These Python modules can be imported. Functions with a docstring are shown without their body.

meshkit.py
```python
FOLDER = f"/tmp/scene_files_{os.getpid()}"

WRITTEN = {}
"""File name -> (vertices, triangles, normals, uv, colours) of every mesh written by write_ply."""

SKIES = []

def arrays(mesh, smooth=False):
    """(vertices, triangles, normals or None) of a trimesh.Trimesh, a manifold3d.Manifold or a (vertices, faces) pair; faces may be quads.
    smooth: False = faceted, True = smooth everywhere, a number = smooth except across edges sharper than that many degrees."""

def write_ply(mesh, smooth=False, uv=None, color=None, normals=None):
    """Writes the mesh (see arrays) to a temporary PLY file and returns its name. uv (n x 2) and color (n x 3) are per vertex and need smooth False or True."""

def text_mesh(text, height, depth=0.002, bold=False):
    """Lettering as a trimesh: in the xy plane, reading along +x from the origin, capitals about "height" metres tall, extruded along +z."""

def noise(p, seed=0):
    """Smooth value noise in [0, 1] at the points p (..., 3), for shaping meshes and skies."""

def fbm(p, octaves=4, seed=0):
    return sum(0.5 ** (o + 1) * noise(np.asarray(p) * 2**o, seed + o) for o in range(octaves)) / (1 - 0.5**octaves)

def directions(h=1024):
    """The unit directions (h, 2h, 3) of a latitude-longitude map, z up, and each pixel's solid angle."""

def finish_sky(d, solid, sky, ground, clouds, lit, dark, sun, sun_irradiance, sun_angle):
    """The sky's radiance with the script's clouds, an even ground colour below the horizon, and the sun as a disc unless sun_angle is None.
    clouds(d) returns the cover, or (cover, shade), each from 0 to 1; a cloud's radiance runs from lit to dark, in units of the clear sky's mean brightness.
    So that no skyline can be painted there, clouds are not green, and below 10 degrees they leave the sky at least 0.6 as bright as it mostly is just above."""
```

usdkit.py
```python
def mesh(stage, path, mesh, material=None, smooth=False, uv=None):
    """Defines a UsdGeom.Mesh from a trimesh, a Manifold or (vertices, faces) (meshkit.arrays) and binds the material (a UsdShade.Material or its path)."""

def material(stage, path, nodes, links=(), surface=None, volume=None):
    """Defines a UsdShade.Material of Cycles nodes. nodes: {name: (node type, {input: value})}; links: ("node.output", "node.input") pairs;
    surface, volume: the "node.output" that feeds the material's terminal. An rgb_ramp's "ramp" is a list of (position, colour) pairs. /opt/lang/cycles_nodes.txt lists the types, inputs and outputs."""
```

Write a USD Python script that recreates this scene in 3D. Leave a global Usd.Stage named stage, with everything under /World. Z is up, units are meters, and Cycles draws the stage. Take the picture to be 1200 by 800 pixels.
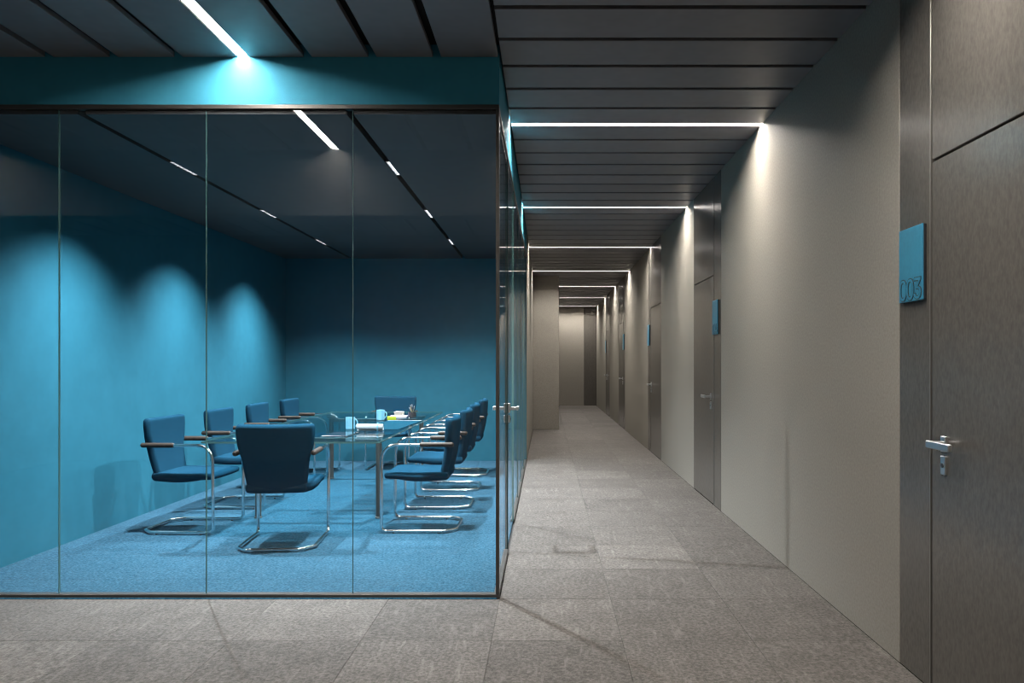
import math, random
import numpy as np, trimesh
import manifold3d as m3
from manifold3d import Manifold
import usdkit, meshkit
from shapely import union_all
from shapely.geometry import Polygon
from pxr import Usd, UsdGeom, UsdLux, UsdShade, Gf, Sdf

random.seed(7)
rng = np.random.default_rng(7)
PI = math.pi

stage = Usd.Stage.CreateInMemory()
UsdGeom.SetStageUpAxis(stage, UsdGeom.Tokens.z)
UsdGeom.SetStageMetersPerUnit(stage, 1.0)
UsdGeom.Xform.Define(stage, '/World')
UsdGeom.Scope.Define(stage, '/World/Looks')

# ------------------------------------------------------------------ camera, light levels
F_PX = 875.0                                    # focal length in pixels of the 1200 px wide picture
cam = UsdGeom.Camera.Define(stage, '/World/camera')
cam.CreateHorizontalApertureAttr(36.0)
cam.CreateVerticalApertureAttr(24.0)
cam.CreateFocalLengthAttr(36.0 * F_PX / 1200)
cam.CreateHorizontalApertureOffsetAttr(-36.0 * 40 / 1200)
cam.CreateVerticalApertureOffsetAttr(36.0 * 25 / 1200)
cam.CreateClippingRangeAttr(Gf.Vec2f(0.05, 200))
UsdGeom.Xformable(cam).AddTranslateOp().Set(Gf.Vec3d(0, 0, 1.3))
UsdGeom.Xformable(cam).AddRotateXOp().Set(90.0)
cam.CreateExposureAttr(0.0)

STRIP = 275.0           # radiance of the corridor's linear lights
STRIP_COL = (1.0, 0.93, 0.84)
LOBBY_GAIN = .72
SPOT = 345.0            # each downlight of the meeting room
SPOT_COL = (0.93, 0.97, 1.0)

# ------------------------------------------------------------------ the plan (metres; the camera stands at x = 0, y = 0)
XR, XL = 1.533, -0.26            # corridor walls
ZC = 2.993                       # ceiling
YG = 4.136                       # glass front of the meeting room
ZG = 2.727                       # top of the glass
RX0, RX1 = -3.45, XL             # meeting room
YB = 9.89                        # its back wall
RZ = 2.68                        # its ceiling
Y_END = 22.75
Y_BLOCK = 14.58
LY0, LPITCH = 5.32, 2.82         # corridor lights
PLANK = LPITCH / 8
Y_REAR = -1.6
X_FAR = -6.4

# ------------------------------------------------------------------ helpers
used = {}

def numbered(parent, name):
    key = parent + '/' + name
    n = used.get(key, 0)
    used[key] = n + 1
    return key if n == 0 else f'{key}_{n:03d}'

def meta(p, label=None, cat=None, group=None, kind=None):
    for k, v in (('label', label), ('category', cat), ('group', group), ('kind', kind)):
        if v:
            p.SetCustomDataByKey(k, v)
    return p

def obj(name, mesh, mat, parent=None, smooth=False, **kw):
    base = '/World' if parent is None else str(parent.GetPath())
    m = usdkit.mesh(stage, numbered(base, name), mesh, mat, smooth=smooth)
    return meta(m.GetPrim(), **kw)

def thing(name, loc=(0, 0, 0), rz=0, **kw):
    x = UsdGeom.Xform.Define(stage, numbered('/World', name))
    x.AddTranslateOp().Set(Gf.Vec3d(*map(float, loc)))
    x.AddRotateZOp().Set(float(math.degrees(rz)))
    return meta(x.GetPrim(), **kw)

def part_group(name, parent):
    return UsdGeom.Xform.Define(stage, numbered(str(parent.GetPath()), name)).GetPrim()

def copy_of(src, loc, rz, **kw):
    t = thing(src.GetName(), loc, rz, **kw)
    for c in src.GetChildren():
        pass
    t.GetReferences().AddInternalReference(src.GetPath())
    t.SetInstanceable(True)
    return t

def cbox(x0, x1, y0, y1, z0, z1, c=0.003):
    """a box with chamfered edges"""
    if c <= 0:
        b = trimesh.creation.box([x1 - x0, y1 - y0, z1 - z0])
        b.apply_translation([(x0 + x1) / 2, (y0 + y1) / 2, (z0 + z1) / 2])
        return b
    c = min(c, (x1 - x0) / 3, (y1 - y0) / 3, (z1 - z0) / 3)
    pts = []
    for sx in (0, 1):
        for sy in (0, 1):
            for sz in (0, 1):
                X, Y, Z = (x0, x1)[sx], (y0, y1)[sy], (z0, z1)[sz]
                ix, iy, iz = X + (c, -c)[sx], Y + (c, -c)[sy], Z + (c, -c)[sz]
                pts += [(X, iy, iz), (ix, Y, iz), (ix, iy, Z)]
    return Manifold.hull_points(np.array(pts, np.float32).astype(float))

def tri(m):
    v, f, _ = meshkit.arrays(m)
    return trimesh.Trimesh(v, f, process=False)

def cat_(*ms):
    return trimesh.util.concatenate([tri(m) for m in ms])

def cyl(r, p0, p1, n=20):
    return trimesh.creation.cylinder(radius=r, segment=[p0, p1], sections=n)

def tube(pts, r, n=12, closed=False):
    """a round tube swept along a polyline"""
    p = np.asarray(pts, float)
    t = np.gradient(p, axis=0)
    t /= np.linalg.norm(t, axis=1, keepdims=True)
    up = np.array([0.31, 0.17, 0.93])
    a = np.cross(t[0], up); a /= np.linalg.norm(a)
    rings = []
    for i in range(len(p)):
        a = a - t[i] * (a @ t[i]); a /= np.linalg.norm(a)
        b = np.cross(t[i], a)
        ang = np.linspace(0, 2 * PI, n, endpoint=False)
        rings.append(p[i] + r * (np.cos(ang)[:, None] * a + np.sin(ang)[:, None] * b))
    v = np.vstack(rings)
    f = []
    for i in range(len(p) - 1):
        for k in range(n):
            q = (k + 1) % n
            f += [(i * n + k, i * n + q, (i + 1) * n + q), (i * n + k, (i + 1) * n + q, (i + 1) * n + k)]
    c0, c1 = len(v), len(v) + 1
    v = np.vstack([v, p[0], p[-1]])
    e = (len(p) - 1) * n
    for k in range(n):
        q = (k + 1) % n
        f += [(c0, q, k), (c1, e + k, e + q)]
    return trimesh.Trimesh(v, np.array(f)[:, ::-1] if False else f, process=False)

def fillet(pts, radii, n=7):
    """a polyline with its corners rounded"""
    p = [np.asarray(q, float) for q in pts]
    out = [p[0]]
    for i in range(1, len(p) - 1):
        a, b, c = p[i - 1], p[i], p[i + 1]
        u, w = (a - b), (c - b)
        lu, lw = np.linalg.norm(u), np.linalg.norm(w)
        u, w = u / lu, w / lw
        ang = math.acos(np.clip(u @ w, -1, 1))
        d = min(radii[i - 1] / math.tan(ang / 2), lu * .49, lw * .49)
        s, e = b + u * d, b + w * d
        for k in range(n + 1):
            t = k / n
            out.append((1 - t) ** 2 * s + 2 * t * (1 - t) * b + t * t * e)
    out.append(p[-1])
    return np.array(out)

def lathe(profile, n=32):
    return trimesh.creation.revolve(np.asarray(profile, float), sections=n)

def pad(width, mid, half, r, nu=25, nv=25, corner=0.03):
    """an upholstered pad: mid(u, v) gives the middle surface and its normal, width(v) half its width, half(v) half its thickness; edges rounded by r"""
    us = -np.cos(np.linspace(0, PI, nu)); vs = (1 - np.cos(np.linspace(0, PI, nv))) / 2
    top, bot = [], []
    for v in vs:
        for u in us:
            w = width(v)
            P, N, L = mid(u * w, v)
            d = min((1 - abs(u)) * w, v * L, (1 - v) * L)
            k = math.sqrt(max(0, 1 - (1 - min(d / r, 1)) ** 2))
            h = half(v) * max(k, .02)
            top.append(P + N * h); bot.append(P - N * h)
    n = nu * nv
    V = np.array(top + bot); f = []
    for j in range(nv - 1):
        for i in range(nu - 1):
            a, b, c, d = j * nu + i, j * nu + i + 1, (j + 1) * nu + i + 1, (j + 1) * nu + i
            f += [(a, b, c), (a, c, d), (n + a, n + c, n + b), (n + a, n + d, n + c)]
    rim = [i for i in range(nu)] + [j * nu + nu - 1 for j in range(1, nv)] + [(nv - 1) * nu + i for i in range(nu - 2, -1, -1)] + [j * nu for j in range(nv - 2, 0, -1)]
    for k in range(len(rim)):
        a, b = rim[k], rim[(k + 1) % len(rim)]
        f += [(a, n + a, n + b), (a, n + b, b)]
    m = trimesh.Trimesh(V, f, process=False)
    m.fix_normals()
    return m

# ------------------------------------------------------------------ materials
def mat(name, nodes, links=(), surface='p.BSDF'):
    return usdkit.material(stage, '/World/Looks/' + name, nodes, links, surface=surface)

def plain(name, col, rough=.5, metal=0., **kw):
    return mat(name, {'p': ('principled_bsdf', {'base_color': col, 'roughness': rough, 'metallic': metal, **kw})})

def grainy(name, c0, c1, scale, rough=.8, bump=.15, bscale=None, stretch=(1, 1, 1), dist=.002, spec=.5, detail=4., tone=0., big=0.):
    """colour wandering between c0 and c1 with a fine relief; tone: spread between one piece and the next"""
    n = {'g': ('geometry', {}), 'm': ('mapping', {'mapping_type': 'point', 'scale': stretch}),
         'n': ('noise_texture', {'scale': scale, 'detail': detail, 'roughness': .6}),
         'r': ('rgb_ramp', {'ramp': [(.3, c0), (.7, c1)]}),
         'nb': ('noise_texture', {'scale': bscale or scale * 2, 'detail': 3.}),
         'b': ('bump', {'strength': bump, 'distance': dist}),
         'p': ('principled_bsdf', {'roughness': rough, 'specular_ior_level': spec})}
    l = [('g.position', 'm.vector'), ('m.vector', 'n.vector'), ('m.vector', 'nb.vector'), ('n.fac', 'r.fac'),
         ('nb.fac', 'b.height'), ('b.normal', 'p.normal')]
    src = 'r.color'
    if big:
        n |= {'n2': ('noise_texture', {'scale': .9, 'detail': 3.}), 'v2': ('map_range', {'from_min': .3, 'from_max': .7, 'to_min': 1 - big, 'to_max': 1 + big, 'clamp': True}),
              'h2': ('hsv', {})}
        l += [('g.position', 'n2.vector'), ('n2.fac', 'v2.value'), ('v2.result', 'h2.value'), (src, 'h2.color')]
        src = 'h2.color'
    if tone:
        n |= {'o': ('object_info', {}), 'v': ('map_range', {'to_min': 1 - tone, 'to_max': 1 + tone}), 'h': ('hsv', {})}
        l += [('o.random', 'v.value'), ('v.result', 'h.value'), (src, 'h.color')]
        src = 'h.color'
    return mat(name, n, l + [(src, 'p.base_color')])

M = {}
M['wall'] = grainy('taupe_wall_covering', (.146, .136, .119), (.192, .180, .159), 75, rough=.62, bump=.25, bscale=260, dist=.0012, spec=.15)
M['door'] = grainy('dark_grey_lacquer', (.052, .0485, .044), (.074, .069, .062), 80, rough=.21, bump=.32, bscale=34, stretch=(1, 1, .45), dist=.0022, spec=.40)
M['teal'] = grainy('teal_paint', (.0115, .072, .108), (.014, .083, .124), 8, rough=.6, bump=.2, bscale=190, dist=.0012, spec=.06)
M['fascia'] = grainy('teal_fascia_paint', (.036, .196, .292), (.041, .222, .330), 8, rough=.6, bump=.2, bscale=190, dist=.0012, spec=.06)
M['bulk'] = plain('grey_bulkhead_paint', (.070, .068, .064), .6)
M['plank'] = grainy('anthracite_ceiling_board', (.120, .119, .130), (.138, .137, .148), 12, rough=.5, bump=.05, bscale=90, spec=.4, tone=.06)
M['void'] = plain('black_void', (.008, .008, .009), .8)
M['room_ceiling'] = grainy('dark_plaster', (.022, .024, .028), (.028, .030, .034), 10, rough=.7, bump=.05)
M['carpet'] = grainy('blue_carpet', (.0055, .027, .048), (.032, .079, .116), 70, rough=.95, bump=.8, bscale=260, dist=.004, spec=.0, detail=6, tone=.02, big=.08)
M['fabric'] = grainy('navy_wool', (.0032, .0165, .032), (.0068, .034, .059), 160, rough=.9, bump=.5, bscale=420, dist=.0015, spec=.0)
M['wood'] = grainy('brown_leather', (.015, .011, .009), (.024, .018, .0145), 30, rough=.55, bump=.1, spec=.2)
M['chrome'] = plain('chrome', (.74, .75, .76), .13, 1.)
M['steel'] = plain('brushed_steel', (.62, .63, .65), .33, 1.)
M['frame'] = plain('dark_bronze_aluminium', (.06, .058, .055), .38, .6)
M['edge'] = plain('lacquered_edge', (.09, .085, .078), .3, .4)
M['sign'] = grainy('blue_sign_enamel', (.016, .125, .205), (.021, .150, .240), 40, rough=.38, bump=.1, bscale=120)
M['mug'] = plain('pale_blue_glaze', (.085, .23, .31), .25)
M['paper'] = plain('white_paper', (.20, .23, .25), .8, specular_ior_level=.1)
M['lilac'] = plain('lilac_paper', (.26, .22, .36), .8, specular_ior_level=.1)
M['blueprint'] = plain('blue_print_paper', (.0035, .021, .034), .9, specular_ior_level=0.)
M['lime'] = plain('lime_note_paper', (.16, .21, .015), .8, specular_ior_level=.1)
M['dark'] = plain('black_plastic', (.016, .016, .018), .35)
M['screen'] = plain('dark_screen', (.010, .014, .020), .07)
M['gold'] = plain('brass', (.70, .55, .30), .3, 1.)
M['beige'] = plain('beige_card', (.28, .25, .21), .6)
M['leg'] = plain('brown_steel', (.045, .036, .034), .45)
M['glass_edge'] = plain('green_glass_edge', (.045, .10, .10), .12)

def pane(name, tint, f0, f1, power=5.):
    return mat(name, {'w': ('layer_weight', {'blend': .5}), 'a': ('math', {'math_type': 'power', 'value2': power}),
                      'b': ('math', {'math_type': 'multiply_add', 'value2': f1, 'value3': f0}),
                      't': ('transparent_bsdf', {'color': tint}), 'g': ('glossy_bsdf', {'color': (1, 1, 1), 'roughness': 0.0, 'distribution': 'ggx'}), 'x': ('mix_closure', {})},
               [('w.facing', 'a.value1'), ('a.value', 'b.value1'), ('b.value', 'x.fac'), ('t.BSDF', 'x.closure1'), ('g.BSDF', 'x.closure2')], surface='x.closure')
M['pane'] = pane('clear_pane', (.96, .98, .985), .032, .26)
M['table_glass'] = pane('table_pane', (.66, .80, .82), .035, .38)

def glow(name, col, strength):
    return mat(name, {'e': ('emission', {'color': col, 'strength': strength})}, surface='e.emission')
M['strip'] = glow('linear_lamp', STRIP_COL, STRIP)
M['strip_lobby'] = glow('linear_lamp_lobby', STRIP_COL, STRIP * LOBBY_GAIN)
M['led'] = glow('led', (.95, .97, 1.0), 220.0)

# floor stone: speckle, blotches, pale streaks, one tone for each tile
M['stone'] = mat('grey_stone_tile', {
    'g': ('geometry', {}), 'o': ('object_info', {}),
    'off': ('combine_xyz', {}), 'k': ('math', {'math_type': 'multiply', 'value2': 37.0}), 'add': ('vector_math', {'math_type': 'add'}),
    'n1': ('noise_texture', {'scale': 60., 'detail': 7., 'roughness': .74}),
    'n2': ('noise_texture', {'scale': 5., 'detail': 5., 'roughness': .6}),
    'm': ('mapping', {'rotation': (0, 0, .06), 'scale': (19., 2.4, 1.)}),
    'n3': ('noise_texture', {'scale': 2.2, 'detail': 6., 'roughness': .68}),
    'r1': ('rgb_ramp', {'ramp': [(.36, (.034, .0312, .029)), (.5, (.068, .0625, .0585)), (.64, (.110, .102, .096))]}),
    'r3': ('rgb_ramp', {'ramp': [(.555, (0, 0, 0)), (.68, (.45, .45, .45))]}),
    'mx': ('mix', {'mix_type': 'mix', 'color2': (.150, .141, .133)}),
    'v2': ('map_range', {'from_min': .3, 'from_max': .7, 'to_min': .86, 'to_max': 1.14}), 'h2': ('hsv', {}),
    'v': ('map_range', {'to_min': .84, 'to_max': 1.16}), 'h': ('hsv', {}),
    'b': ('bump', {'strength': .45, 'distance': .003}),
    'p': ('principled_bsdf', {'roughness': .6, 'specular_ior_level': .12})},
    [('o.random', 'k.value1'), ('k.value', 'off.z'), ('g.position', 'add.vector1'), ('off.vector', 'add.vector2'),
     ('add.vector', 'n1.vector'), ('add.vector', 'n2.vector'), ('add.vector', 'm.vector'), ('m.vector', 'n3.vector'),
     ('n1.fac', 'r1.fac'), ('n3.fac', 'r3.fac'), ('r3.color', 'mx.fac'), ('r1.color', 'mx.color1'),
     ('n2.fac', 'v2.value'), ('v2.result', 'h2.value'), ('mx.color', 'h2.color'),
     ('o.random', 'v.value'), ('v.result', 'h.value'), ('h2.color', 'h.color'),
     ('h.color', 'p.base_color'), ('n1.fac', 'b.height'), ('b.normal', 'p.normal')])

# ------------------------------------------------------------------ floor
floor = thing('floor', label='grey speckled stone tile floor of the corridor and lobby', cat='floor', kind='structure')
obj('screed', cbox(X_FAR, XR, Y_REAR, Y_END, -.10, -.012, 0), M['void'], floor)
TILE, TY0, TX0, G = .609, 4.108, -.256, .0006
def tile(x0, x1, y0, y1):
    if x1 - x0 > .02 and y1 - y0 > .02:
        obj('tile', cbox(x0 + G, x1 - G, y0 + G, y1 - G, -.012, float(rng.uniform(-.0003, .0003)), .0006), M['stone'], floor)
rows = np.arange(TY0 - 10 * TILE, Y_END, TILE)
for y in rows:
    y0, y1 = max(y, Y_REAR), min(y + TILE, Y_END)
    if y1 - y0 < .02:
        continue
    for k in range(-11, 4):
        x0, x1 = TX0 + k * TILE * 1.004, TX0 + (k + 1) * TILE * 1.004
        if x1 <= TX0 + .01 and y > YG - .1:
            continue
        if x1 <= .25 and y > Y_BLOCK:
            continue
        if y < 1.0 and x1 < -2.0:
            continue
        tile(max(x0, X_FAR), min(x1, XR), y0, y1)
obj('lobby_slab', cbox(X_FAR, -2.08, Y_REAR, 1.05, -.012, -.001, .001), M['stone'], floor)

carpet = thing('floor', label='blue carpet tile floor of the meeting room behind glass', cat='floor', kind='structure')
CY0 = YG - .05 + .40
ys = [YG - .03] + list(np.arange(5.08 - TILE, YB, TILE)[0:]) + [YB]
ys = sorted({round(float(v), 4) for v in ys if v >= YG - .03})
xs = [RX0] + [x for x in np.arange(XL - 6 * TILE, XL, TILE) if x > RX0 + .05] + [XL - .012]
for a, b in zip(ys[:-1], ys[1:]):
    for c, d in zip(xs[:-1], xs[1:]):
        obj('carpet_tile', cbox(c + .0002, d - .0002, a + .0004, b - .0004, -.010, .004 + float(rng.uniform(-.0003, .0003)), .001), M['carpet'], carpet)

# ------------------------------------------------------------------ ceiling
ceiling = thing('ceiling', label='dark ceiling of long anthracite boards with open black joints', cat='ceiling', kind='structure')
obj('soffit', cbox(X_FAR, XR + .1, Y_REAR - .1, Y_END + .1, ZC + .075, ZC + .17, 0), M['void'], ceiling)
GAP, LW, LW_LOBBY = .038, .078, .068
lights_y = [LY0 + LPITCH * k for k in range(-2, 7)]
edges = np.arange(LY0 - 19 * PLANK, Y_END + PLANK, PLANK)
def gap_at(y):
    return LW if any(abs(y - l) < .02 for l in lights_y) else GAP
for a, b in zip(edges[:-1], edges[1:]):
    y0, y1 = a + gap_at(a) / 2, min(b - gap_at(b) / 2, Y_END)
    if y1 - y0 < .02:
        continue
    obj('plank', cbox((XL + .012) if a < Y_BLOCK else .25, XR, y0, y1, ZC, ZC + .03, .002), M['plank'], ceiling)
LP = .358
lobby_x = [-1.678 + LP * k for k in range(-13, 4)]
lobby_lights = [-1.678, -1.678 - 8 * LP]
for a, b in zip(lobby_x[:-1], lobby_x[1:]):
    wa = LW_LOBBY if any(abs(a - l) < .02 for l in lobby_lights) else .045
    wb = LW_LOBBY if any(abs(b - l) < .02 for l in lobby_lights) else .045
    obj('plank', cbox(a + wa / 2, b - wb / 2, Y_REAR, YG, ZC, ZC + .03, .002), M['plank'], ceiling)
obj('plank', cbox(lobby_x[-1] + .0225, XL - .008, Y_REAR, YG, ZC, ZC + .03, .002), M['plank'], ceiling)

def strip_light(p0, p1, axis, label, m, group):
    t = thing('strip_light', label=label, cat='ceiling light', group=group)
    (x0, y0), (x1, y1) = p0, p1
    h, w = (LW if axis == 'x' else LW_LOBBY) / 2, .005
    zd = ZC + (.025 if axis == 'x' else .013)                                   # the diffuser sits up in its slot
    if axis == 'x':
        a, b = (x0, x1, y0 - h + w, y0 + h - w), [(x0, x1, y0 - h, y0 - h + w), (x0, x1, y0 + h - w, y0 + h)]
    else:
        a, b = (x0 - h + w, x0 + h - w, y0, y1), [(x0 - h, x0 - h + w, y0, y1), (x0 + h - w, x0 + h, y0, y1)]
    obj('diffuser', cbox(*a, zd, zd + .006, 0), m, t)
    obj('housing', cbox(*a, zd + .008, zd + .055, .002), M['dark'], t)
    for r in b:
        obj('side_rail', cbox(*r, ZC + .002, zd + .055, .001), M['dark'], t)

ordinal = ['first', 'second', 'third', 'fourth', 'fifth', 'sixth', 'seventh']
for k, y in enumerate(lights_y):
    i = k - 2
    x0 = XL + .012 if y < Y_BLOCK else .252
    if i >= 0:
        lab = f'thin white linear ceiling light across the corridor, {ordinal[i]} from the front' if i < 6 else 'thin white linear ceiling light across the corridor, last before the end wall'
    else:
        lab = 'white linear ceiling light across the corridor, over the camera' if i == -1 else 'white linear ceiling light across the corridor, behind the camera'
    strip_light((x0, y), (XR, y), 'x', lab, M['strip'], 'linear lights across the corridor')
Y_BULK = 2.346
strip_light((lobby_lights[0], Y_BULK), (lobby_lights[0], YG), 'y', 'bright white linear ceiling light running up to the teal fascia above the glass', M['strip_lobby'], None)
strip_light((lobby_lights[1], Y_BULK), (lobby_lights[1], YG), 'y', 'white linear ceiling light of the side lobby, far from the corridor', M['strip_lobby'], None)
strip_light((lobby_lights[0], -.3), (lobby_lights[0], 2.20), 'y', 'added white linear light filling the lobby, unseen behind the hanging beam', M['strip_lobby'], None)  # added lamp out of view, lifts the grey mirrored in the glass

# ------------------------------------------------------------------ walls
def struct(name, mesh, m, label, cat='wall'):
    return obj(name, mesh, m, label=label, cat=cat, kind='structure')

struct('wall_end', cbox(.25, XR + .1, Y_END, Y_END + .1, 0, ZC + .07, 0), M['wall'], 'taupe wall closing the far end of the corridor')
struct('wall_block', cbox(XL, .25, Y_BLOCK, Y_END, 0, ZC + .07, .004), M['wall'], 'taupe wall block narrowing the far corridor on its left')
struct('wall_pier', cbox(XL - .12, XL, YB + .02, Y_BLOCK, 0, ZC + .07, .004), M['wall'], 'taupe wall along the corridor behind the glazed room')
struct('wall_rear', cbox(X_FAR, XR + .1, Y_REAR - .1, Y_REAR, 0, ZC + .07, 0), M['wall'], 'taupe wall behind the camera')
struct('wall_lobby', cbox(X_FAR - .1, X_FAR, Y_REAR, YG + .1, 0, ZC + .07, 0), M['wall'], 'taupe wall at the far side of the lobby')
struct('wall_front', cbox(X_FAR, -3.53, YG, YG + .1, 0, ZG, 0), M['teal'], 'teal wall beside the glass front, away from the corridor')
struct('bulkhead', cbox(X_FAR, XL, 2.20, Y_BULK, 2.47, ZC + .07, .004), M['bulk'], 'added dark grey beam above the view, mirrored in the glass as the lobby wall', 'bulkhead')  # added out of view, stands in for the wall mirrored in the glass
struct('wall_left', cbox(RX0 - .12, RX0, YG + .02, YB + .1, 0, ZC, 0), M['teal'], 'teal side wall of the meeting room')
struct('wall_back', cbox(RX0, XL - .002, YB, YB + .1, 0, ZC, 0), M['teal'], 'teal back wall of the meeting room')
fas = thing('fascia', label='teal fascia band above the glass of the meeting room', cat='fascia', kind='structure')
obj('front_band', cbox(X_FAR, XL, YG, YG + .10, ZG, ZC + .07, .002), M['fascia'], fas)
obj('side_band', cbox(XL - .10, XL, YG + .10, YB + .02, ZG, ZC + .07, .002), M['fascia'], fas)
# meeting room ceiling: three fields with two black lighting slots between them
rc = thing('ceiling', label='dark plain ceiling of the meeting room with two black lighting slots', cat='ceiling', kind='structure')
SX = (-1.09, -2.58)
SW = .022
for a, b in ((RX0, SX[1] - SW), (SX[1] + SW, SX[0] - SW), (SX[0] + SW, XL - .012)):
    obj('field', cbox(a, b, YG + .012, YB, RZ, RZ + .045, 0), M['room_ceiling'], rc)
obj('backing', cbox(RX0, XL - .012, YG + .012, YB, RZ + .075, RZ + .11, 0), M['void'], rc)
for s, where in zip(SX, ('on the corridor side', 'on the side wall side')):
    obj('lighting_slot', cat_(cbox(s - SW, s - SW + .003, YG + .02, YB - .01, RZ, RZ + .07, 0), cbox(s + SW - .003, s + SW, YG + .02, YB - .01, RZ, RZ + .07, 0), cbox(s - SW, s + SW, YG + .02, YB - .01, RZ + .068, RZ + .074, 0)), M['void'], rc)
    for y, d in zip((5.32, 6.94, 8.56), ('nearest the glass front', 'mid row', 'nearest the back wall')):
        q = thing('downlight', label=f'short led downlight {where} of the room, {d}', cat='downlight', group='downlights of the meeting room')
        n, L = 8, .36
        zz = RZ + .012
        obj('housing', cbox(s - .016, s + .016, y - L / 2 - .01, y + L / 2 + .01, zz + .01, zz + .054, .002), M['dark'], q)
        fins = [cbox(s - .016, s - .012, y - L / 2, y + L / 2, zz - .010, zz + .010, 0), cbox(s + .012, s + .016, y - L / 2, y + L / 2, zz - .010, zz + .010, 0)]
        fins += [cbox(s - .014, s + .014, y - L / 2 + k * L / n - .002, y - L / 2 + k * L / n + .002, zz - .010, zz + .010, 0) for k in range(n + 1)]
        obj('louvre', cat_(*fins), M['dark'], q)
        for k in range(n):
            yy = y - L / 2 + (k + .5) * L / n
            obj('led', cyl(.009, (s, yy, zz + .004), (s, yy, zz + .0095), 14), M['led'], q)
        for k in (0,):
            lamp = UsdLux.SphereLight.Define(stage, numbered(str(q.GetPath()), 'lamp'))
            lamp.CreateRadiusAttr(.02)
            lamp.CreateIntensityAttr(SPOT)
            lamp.CreateColorAttr(Gf.Vec3f(*SPOT_COL))
            lamp.CreateNormalizeAttr(True)
            sh = UsdLux.ShapingAPI.Apply(lamp.GetPrim())
            sh.CreateShapingConeAngleAttr(65.0)
            sh.CreateShapingConeSoftnessAttr(1.0)
            UsdGeom.Xformable(lamp).AddTranslateOp().Set(Gf.Vec3d(s, y + k * .08, RZ - .03))
            UsdGeom.Xformable(lamp).AddScaleOp().Set(Gf.Vec3f(1, .72, 1))     # the louvre narrows the beam along the row

# the corridor's side wall and its doors
wr = thing('wall_right', label='taupe textured wall along the corridor, between the dark doors', cat='wall', kind='structure')
doors = [  # near end, far end, side panel at the far or the near end
    (2.03, 3.24, 'far', .26), (6.543, 7.75, 'near', .277), (9.96, 11.23, 'far', .26), (14.53, 15.74, 'near', .26), (18.0, 19.22, 'far', .26)]
y = Y_REAR
for a, b, _, _ in doors:
    obj('wall_panel', cbox(XR, XR + .10, y, a, 0, ZC + .07, .002), M['wall'], wr)
    y = b
obj('wall_panel', cbox(XR, XR + .10, y, Y_END, 0, ZC + .07, .002), M['wall'], wr)
obj('backing', cbox(XR + .085, XR + .16, Y_REAR, Y_END, 0, ZC + .07, 0), M['void'], wr)
DH = 2.10
dlabel = ['dark grey flush door closest to the camera, its lever handle large in view', 'dark grey flush door facing the middle of the glazed room',
          'dark grey flush door, third along the corridor', 'dark grey flush door, fourth along the corridor', 'dark grey flush door, furthest along the corridor']

def handle(parent, yc, zc, sgn, x=XR):
    h = part_group('handle', parent)
    obj('rose', cbox(x - .010, x + .002, yc - .017, yc + .017, zc - .030, zc + .030, .002), M['steel'], h)
    obj('neck', cbox(x - .066, x - .008, yc - .011, yc + .011, zc - .011, zc + .011, .002), M['steel'], h)
    a, b = sorted((yc - sgn * .012, yc + sgn * .150))
    obj('lever', cbox(x - .070, x - .054, a, b, zc - .014, zc + .014, .003), M['steel'], h)
    k = part_group('lock', parent)
    obj('lock_plate', cbox(x - .010, x + .002, yc - .017, yc + .017, zc - .118, zc - .046, .002), M['steel'], k)
    obj('keyhole', cyl(.009, (x - .0125, yc, zc - .082), (x - .006, yc, zc - .082), 18), M['dark'], k)

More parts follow.
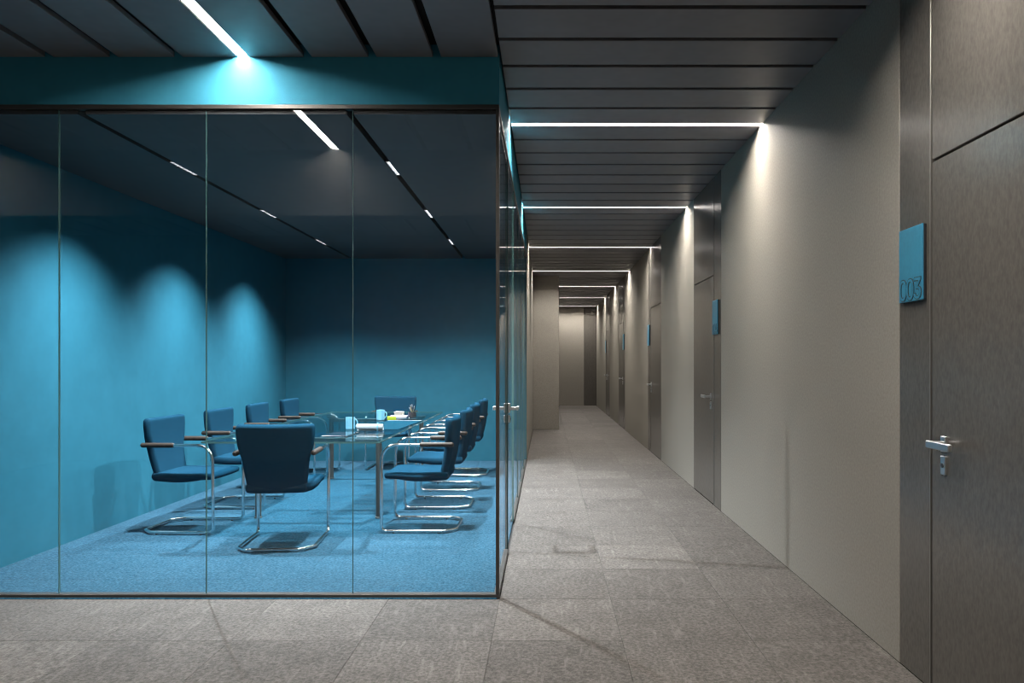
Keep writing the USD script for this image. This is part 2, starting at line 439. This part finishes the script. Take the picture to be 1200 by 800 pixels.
for i, (a, b, side, sw) in enumerate(doors):
    d = thing(f'door_{i + 1}', label=dlabel[i], cat='door', kind='structure')
    g = .004
    if side == 'far':
        s0, s1, l0, l1 = b - sw, b, a, b - sw
    else:
        s0, s1, l0, l1 = a, a + sw, a + sw, b
    x0, x1 = XR, XR + .06
    obj('side_panel', cbox(x0 + .001, x1, s0 + .004, s1 - .001, 0, ZC + .07, .002), M['door'], d)
    ej = s0 if side == 'far' else s1
    obj('jamb_edge', cbox(x0 - .003, x1, ej - .008, ej + .004, 0, ZC + .07, .002), M['edge'], d)
    e0, e1 = (l0 + .001, l1 - .014) if side == 'far' else (l0 + .010, l1 - .001)
    obj('leaf', cbox(x0, x1, e0, e1, .004, DH - .004, .0025), M['door'], d)
    obj('over_panel', cbox(x0, x1, e0, e1, DH + .005, ZC + .07, .0025), M['door'], d)
    yh = (l1 - .11) if side == 'far' else (l0 + .11)
    handle(d, yh, .988, -1 if side == 'far' else 1)
    sy = ((s0 + s1) / 2 - .004) if side == 'far' else (s0 + s1) / 2 + .03
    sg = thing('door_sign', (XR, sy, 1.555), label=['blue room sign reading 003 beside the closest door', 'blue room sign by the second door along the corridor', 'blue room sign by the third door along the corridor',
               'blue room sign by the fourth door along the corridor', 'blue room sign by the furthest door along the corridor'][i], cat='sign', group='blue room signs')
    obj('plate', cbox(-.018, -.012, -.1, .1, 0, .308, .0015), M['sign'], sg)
    obj('backing', cbox(-.012, 0, -.099, .099, .001, .307, .001), M['dark'], sg)  # black layer that paints in the shade on the edge of the plate
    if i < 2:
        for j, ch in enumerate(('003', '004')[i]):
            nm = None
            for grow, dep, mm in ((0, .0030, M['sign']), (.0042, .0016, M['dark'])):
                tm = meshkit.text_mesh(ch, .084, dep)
                if grow:                                     # black ring painting in the shade around the raised numeral
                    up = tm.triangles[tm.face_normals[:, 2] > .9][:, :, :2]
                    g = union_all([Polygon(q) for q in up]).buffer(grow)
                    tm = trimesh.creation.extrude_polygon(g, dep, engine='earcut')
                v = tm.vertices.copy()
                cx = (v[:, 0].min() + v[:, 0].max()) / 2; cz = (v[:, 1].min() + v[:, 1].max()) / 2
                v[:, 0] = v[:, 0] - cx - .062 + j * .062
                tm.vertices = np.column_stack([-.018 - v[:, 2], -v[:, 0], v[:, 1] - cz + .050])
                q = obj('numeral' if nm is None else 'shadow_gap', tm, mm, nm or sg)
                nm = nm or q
d = thing('door_6', label='dark grey panel door in the wall at the far end', cat='door', kind='structure')
obj('leaf', cbox(1.15, XR, Y_END - .02, Y_END, .004, DH + .65, .003), M['door'], d)
obj('over_panel', cbox(1.15, XR, Y_END - .02, Y_END, DH + .66, ZC, .003), M['door'], d)

# ------------------------------------------------------------------ glass front and glass side of the meeting room
gp = thing('glass_partition', label='frameless glass front of the meeting room in a slim dark frame', cat='glass partition', kind='structure')
T = .012
ZB = .020
xsplit = [-3.516, -2.703, -1.886, -1.073, XL - .016]
for a, b in zip(xsplit[:-1], xsplit[1:]):
    p = obj('glass_panel', cbox(a + .0012, b - .0012, YG + .004, YG + .004 + T, ZB, ZG - .022, 0), M['pane'], gp)
    for e in (a + .0007, b - .0007):
        if e > -3.5 and e < -.3:
            obj('panel_edge', cbox(e - .0005, e + .0005, YG + .0035, YG + .0045 + T, ZB, ZG - .022, 0), M['glass_edge'], p)
obj('top_rail', cbox(-3.53, XL, YG - .012, YG + .03, ZG - .024, ZG, .002), M['frame'], gp)
obj('bottom_rail', cbox(-3.53, XL, YG - .012, YG + .03, 0, .022, .002), M['frame'], gp)
obj('corner_post', cbox(XL - .018, XL, YG - .012, YG + .03, .022, ZG - .024, .002), M['frame'], gp)

gs = thing('glass_partition', label='glass side of the meeting room along the corridor', cat='glass partition', kind='structure')
ysplit = [YG + .03, 5.135, 6.10, 7.10, 8.05, 9.0, YB]
for k, (a, b) in enumerate(zip(ysplit[:-1], ysplit[1:])):
    if k == 1:
        continue
    p = obj('glass_panel', cbox(XL - .006 - T, XL - .006, a + .0016, b - .0016, ZB, ZG - .022, 0), M['pane'], gs)
    for e in (a + .0009, b - .0009):
        if e > YG + .1:
            obj('panel_edge', cbox(XL - .0065 - T, XL - .0055, e - .0007, e + .0007, ZB, ZG - .022, 0), M['glass_edge'], p)
obj('top_rail', cbox(XL - .03, XL, YG + .03, YB + .02, ZG - .024, ZG, .002), M['frame'], gs)
obj('bottom_rail', cbox(XL - .03, XL, YG + .03, 5.135, 0, .022, .002), M['frame'], gs)
obj('bottom_rail', cbox(XL - .03, XL, 6.10, YB + .02, 0, .022, .002), M['frame'], gs)
gd = thing('glass_door', (XL, 5.135, 0), label='frameless glass door with steel lever handle in the glass side wall', cat='door')
obj('glass_leaf', cbox(-.006 - T, -.006, .006, .958, .008, ZG - .03, 0), M['pane'], gd)
obj('leaf_edge', cbox(-.022, -.002, .002, .012, .008, ZG - .03, 0), M['dark'], gd)
obj('leaf_edge', cbox(-.020, -.004, .955, .961, .008, ZG - .03, 0), M['glass_edge'], gd)
hd = part_group('handle', gd)
for s in (-1, 1):
    xo = -.012
    q = sorted((xo, xo + s * .022)); obj('rose', cbox(*q, .035, .075, .955, 1.02, .002), M['steel'], hd)
    r = .078 if s > 0 else .098
    q = sorted((xo, xo + s * r)); obj('neck', cbox(*q, .044, .066, .972, .994, .002), M['steel'], hd)
    q = sorted((xo + s * (r - .014), xo + s * (r + .002))); obj('lever', cbox(*q, .042, .19, .970, .996, .003), M['steel'], hd)
lk = part_group('lock', gd)
obj('lock_plate', cbox(-.034, .010, .035, .075, .885, .935, .002), M['steel'], lk)
obj('cylinder', cyl(.009, (-.040, .055, .91), (.016, .055, .91), 16), M['dark'], lk)

# ------------------------------------------------------------------ chairs
def make_chair(**kw):
    t = thing('cantilever_chair', (0, 0, 0), 0, **kw)
    W, R = .262, .0122
    yf, yb, za = .275, -.285, .672
    half = [(W, -.255, za), (W, yf, za + .004), (W - .004, yf + .004, .012 + R), (W - .004, yb, .012 + R), (0, yb, .012 + R)]
    # chamfered rear corners of the floor loop
    half[3:4] = [(W - .004, yb + .085, .006 + R), (W - .075, yb, .006 + R)]
    half[2] = (W - .004, yf + .004, .006 + R); half[-1] = (0, yb, .006 + R)
    full = half + [(-x, y, z) for x, y, z in half[-2::-1]]
    rad = [.135, .045, .05, .05, 1e-4, .05, .05, .045, .135]
    obj('frame', tube(fillet(full, rad, 8), R, 12), M['chrome'], t, smooth=50)
    for s in (-1, 1):
        for y in (yf - .09, yb + .13):
            obj('glide', cyl(.009, (s * (W - .004), y, .0), (s * (W - .004), y, .012), 10), M['dark'], t)
    for s in (-1, 1):
        a = trimesh.creation.capsule(height=.225, radius=.019, count=[12, 16])
        a.apply_transform(trimesh.transformations.rotation_matrix(-PI / 2, [1, 0, 0]))
        a.apply_translation([s * W, -.275 - a.bounds[0][1], za + .003])
        obj('armrest', a, M['wood'], t, smooth=40)
    # backrest: leaning, curved, wider above the arms
    y0, z0, y1, z1 = -.190, .405, -.262, .872
    L = math.hypot(y1 - y0, z1 - z0)
    ax = np.array([0, (y1 - y0) / L, (z1 - z0) / L]); nb = np.array([0, ax[2], -ax[1]])
    def bw(v):
        w = np.interp(v, [0, .1, .5, .68, .85, 1], [.196, .204, .230, .256, .266, .266])
        top = (1 - v) * L
        if top < .03:
            w -= .03 - math.sqrt(max(0, .03 ** 2 - (.03 - top) ** 2))
        return w
    def bm(x, v):
        P = np.array([0, y0, z0]) + ax * (v * L) + np.array([x, 0, 0]) + nb * (.42 * x * x - .018 * math.sin(PI * v))
        return P, nb, L
    obj('backrest', pad(bw, bm, lambda v: .030, .022), M['fabric'], t, smooth=60)
    # seat: flat top, tapering underneath to the front
    S0, S1 = -.225, .268
    def sw_(v):
        f, r = (1 - v) * .49, v * .49
        w = np.interp(v, [0, .3, 1], [.205, .236, .240])
        if f < .04:
            w -= .04 - math.sqrt(max(0, .04 ** 2 - (.04 - f) ** 2))
        return w
    def sh(v):
        return np.interp(v, [0, .55, 1], [.036, .034, .022])
    def sm(x, v):
        ztop = .462 - .010 * math.sin(PI * v) - (.012 * max(0, v - .8) / .2) + .10 * x * x
        return np.array([x, S0 + v * (S1 - S0), ztop - sh(v)]), np.array([0, 0, 1.0]), .49
    obj('seat', pad(sw_, sm, sh, .024), M['fabric'], t, smooth=60)
    return t

near = dict(cat='chair', group='chairs around the meeting table')
chair0 = make_chair(label='navy cantilever chair with its back to the glass, at the near head of the table', **near)
CZ = .004
def place(p, loc, rz):
    x = UsdGeom.Xformable(p)
    ops = x.GetOrderedXformOps()
    ops[0].Set(Gf.Vec3d(*loc)); ops[1].Set(float(math.degrees(rz)))
place(chair0, (-1.892, 5.392, CZ), math.radians(5.5))
names = ['nearest the glass front', 'second from the glass front', 'third from the glass front', 'nearest the back wall']
for k, (y, dx, r) in enumerate(((5.885, 0, -2), (6.87, .0, 0), (7.79, .0, 1), (8.76, 0, 0))):
    copy_of(chair0, (-2.775 + dx, y, CZ), -PI / 2 + math.radians(r), label=f'navy cantilever chair on the teal wall side of the table, {names[k]}', **near)
for k, (y, dx, r) in enumerate(((5.935, 0, 0), (6.86, .005, 0), (7.765, -.005, 0), (8.76, 0, 0))):
    copy_of(chair0, (-.975 + dx, y, CZ), PI / 2 + math.radians(r), label=f'navy cantilever chair on the corridor side of the table, {names[k]}', **near)
copy_of(chair0, (-1.91, 9.24, CZ), PI, label='navy cantilever chair at the far head of the table, against the back wall', **near)

# ------------------------------------------------------------------ table and what lies on it
ZT = .718
tb = thing('meeting_table', label='long glass topped meeting table on four brown steel legs', cat='table')
tx0, tx1, ty0, ty1 = -2.56, -1.23, 5.50, 8.92
from shapely.geometry import box as sbox
def rounded_slab(x0, x1, y0, y1, z0, z1, r):
    g = sbox(x0 + r, y0 + r, x1 - r, y1 - r).buffer(r, quad_segs=6)
    m = trimesh.creation.extrude_polygon(g, z1 - z0, engine='earcut'); m.apply_translation([0, 0, z0]); return m
top = obj('tabletop', rounded_slab(tx0, tx1, ty0, ty1, ZT - .012, ZT, .05), M['table_glass'], tb)
from shapely.geometry import Polygon
ring = sbox(tx0 + .05, ty0 + .05, tx1 - .05, ty1 - .05).buffer(.05, quad_segs=6)
ring = ring.buffer(.0008).difference(ring.buffer(-.0012))
e = trimesh.creation.extrude_polygon(ring, .0125, engine='earcut'); e.apply_translation([0, 0, ZT - .0123])
obj('tabletop_edge', e, M['glass_edge'], top)
for lx in (-2.41, -1.40):
    for ly in (6.25, 8.38):
        obj('leg', lathe([(0, CZ), (.032, CZ), (.032, CZ + .008), (.025, CZ + .012), (.025, .67), (.05, .685), (.05, ZT - .0125), (0, ZT - .0125)], 20).apply_translation([lx, ly, 0]), M['leg'], tb, smooth=30)
for ly in (6.25, 8.38):
    obj('cross_rail', cbox(-2.41, -1.40, ly - .02, ly + .02, .640, .675, .004), M['leg'], tb)

def mug(loc, rz, label):
    t = thing('mug', loc, rz, label=label, cat='mug')
    obj('cup', lathe([(0, 0), (.036, 0), (.040, .004), (.041, .100), (.0395, .103), (.0375, .100), (.0365, .008), (0, .006)], 32), M['mug'], t, smooth=35)
    ang = np.linspace(-1.25, 1.25, 14)
    obj('cup_handle', tube([(.038 + .030 * math.cos(a) - .008, 0, .053 + .034 * math.sin(a)) for a in ang], .006, 8), M['mug'], t, smooth=50)
mug((-1.725, 6.58, ZT), math.radians(8), 'pale blue mug on the glass table beside the paper roll')
mug((-1.69, 7.62, ZT), math.radians(15), 'pale blue mug on the glass table in front of the far chair')

t = thing('blueprint', (-1.44, 6.98, ZT), math.radians(-3), label='blue drawing sheet spread on the glass table beside the paper roll', cat='drawing')
n = 14
gx, gy = np.meshgrid(np.linspace(-.17, .17, n), np.linspace(-.46, .5, n))
gz = .0015 + .006 * np.clip((gy - .34) / .2, 0, 1) ** 2
top_v = np.column_stack([gx.ravel(), gy.ravel(), gz.ravel() + .0012]); bot_v = np.column_stack([gx.ravel(), gy.ravel(), gz.ravel() - .0012])
ff = []
for j in range(n - 1):
    for i in range(n - 1):
        a = j * n + i
        ff += [(a, a + 1, a + n + 1), (a, a + n + 1, a + n), (n * n + a, n * n + a + n + 1, n * n + a + 1), (n * n + a, n * n + a + n, n * n + a + n + 1)]
rim = list(range(n)) + [j * n + n - 1 for j in range(1, n)] + [(n - 1) * n + i for i in range(n - 2, -1, -1)] + [j * n for j in range(n - 2, 0, -1)]
for k in range(len(rim)):
    a, b = rim[k], rim[(k + 1) % len(rim)]
    ff += [(a, n * n + a, n * n + b), (a, n * n + b, b)]
obj('sheet', trimesh.Trimesh(np.vstack([top_v, bot_v]), ff, process=False), M['blueprint'], t)
obj('margin', cbox(-.17, .17, .486, .5, .0055, .0085, .0005), M['paper'], t)

t = thing('paper_roll', (-1.515, 6.42, ZT), math.radians(0), label='pale rolled up drawing lying across the glass table', cat='paper roll')
th = np.linspace(0, 2 * PI * 2.6, 70); rr = .030 - .0018 * th
sp = np.column_stack([rr * np.cos(th), rr * np.sin(th)])
from shapely.geometry import LineString
g = LineString(sp).buffer(.0009)
r_ = trimesh.creation.extrude_polygon(g, .225, engine='earcut')
r_.apply_transform(trimesh.transformations.rotation_matrix(PI / 2, [0, 1, 0])); r_.apply_translation([-.112, 0, .031])
obj('roll', r_, M['paper'], t, smooth=30)
obj('band', cat_(trimesh.creation.annulus(r_min=.0312, r_max=.0322, height=.012, sections=32).apply_transform(trimesh.transformations.rotation_matrix(PI / 2, [0, 1, 0])).apply_translation([.07, 0, .0322])), M['mug'], t)

t = thing('tablet', (-1.66, 6.03, ZT), math.radians(-3), label='thin silver tablet lying near the front edge of the glass table', cat='tablet')
obj('body', cbox(-.105, .105, -.17, .17, 0, .009, .003), M['chrome'], t)
obj('screen', cbox(-.094, .094, -.152, .152, .008, .0098, .0005), M['screen'], t)

t = thing('sticky_notes', (-1.585, 7.66, ZT), math.radians(12), label='small block of lime green notes by the far mug', cat='notes')
obj('pad', cbox(-.045, .045, -.045, .045, 0, .030, .001), M['lime'], t)
obj('top_note', cbox(-.045, .045, -.045, .043, 0.0302, .0310, .0002), M['lime'], t)
t = thing('document', (-1.585, 8.02, ZT), math.radians(6), label='lilac white booklet lying beyond the lime notes', cat='booklet')
obj('cover', cbox(-.09, .09, -.12, .12, .009, .0115, .0005), M['lilac'], t)
obj('pages', cbox(-.088, .088, -.118, .118, 0, .009, .0005), M['paper'], t)
t = thing('box', (-1.63, 8.28, ZT), math.radians(-10), label='small beige card box at the far end of the table', cat='box')
obj('base', cbox(-.045, .045, -.035, .035, 0, .030, .002), M['beige'], t)
obj('lid', cbox(-.047, .047, -.037, .037, .030, .042, .002), M['beige'], t)
t = thing('pen_holder', (-1.44, 8.02, ZT), 0, label='dark pen holder with fanned out pens on the glass table', cat='pen holder')
obj('cup', lathe([(0, 0), (.040, 0), (.042, .003), (.042, .055), (.039, .055), (.038, .006), (0, .006)], 24), M['dark'], t, smooth=35)
for k, (ax_, ay_, h) in enumerate(((.5, .1, .10), (-.35, .2, .11), (.1, -.4, .105), (.75, -.2, .085), (-.1, .5, .115), (-.7, -.1, .09))):
    u = np.array([ax_, ay_, 1.6]); u /= np.linalg.norm(u)
    p0 = np.array([-ax_ * .02, -ay_ * .02, .008])
    pen = thing('pen', (-1.44, 8.02, ZT), 0, label=f'thin {"brass" if k % 2 else "black"} pen standing in the dark pen holder', cat='pen', group=f'{"brass" if k % 2 else "black"} pens in the pen holder')
    obj('barrel', cyl(.0038, p0, p0 + u * h, 8), M['gold'] if k % 2 else M['dark'], pen)
    obj('tip', cyl(.0042, p0 + u * h, p0 + u * (h + .018), 8), M['steel'], pen)
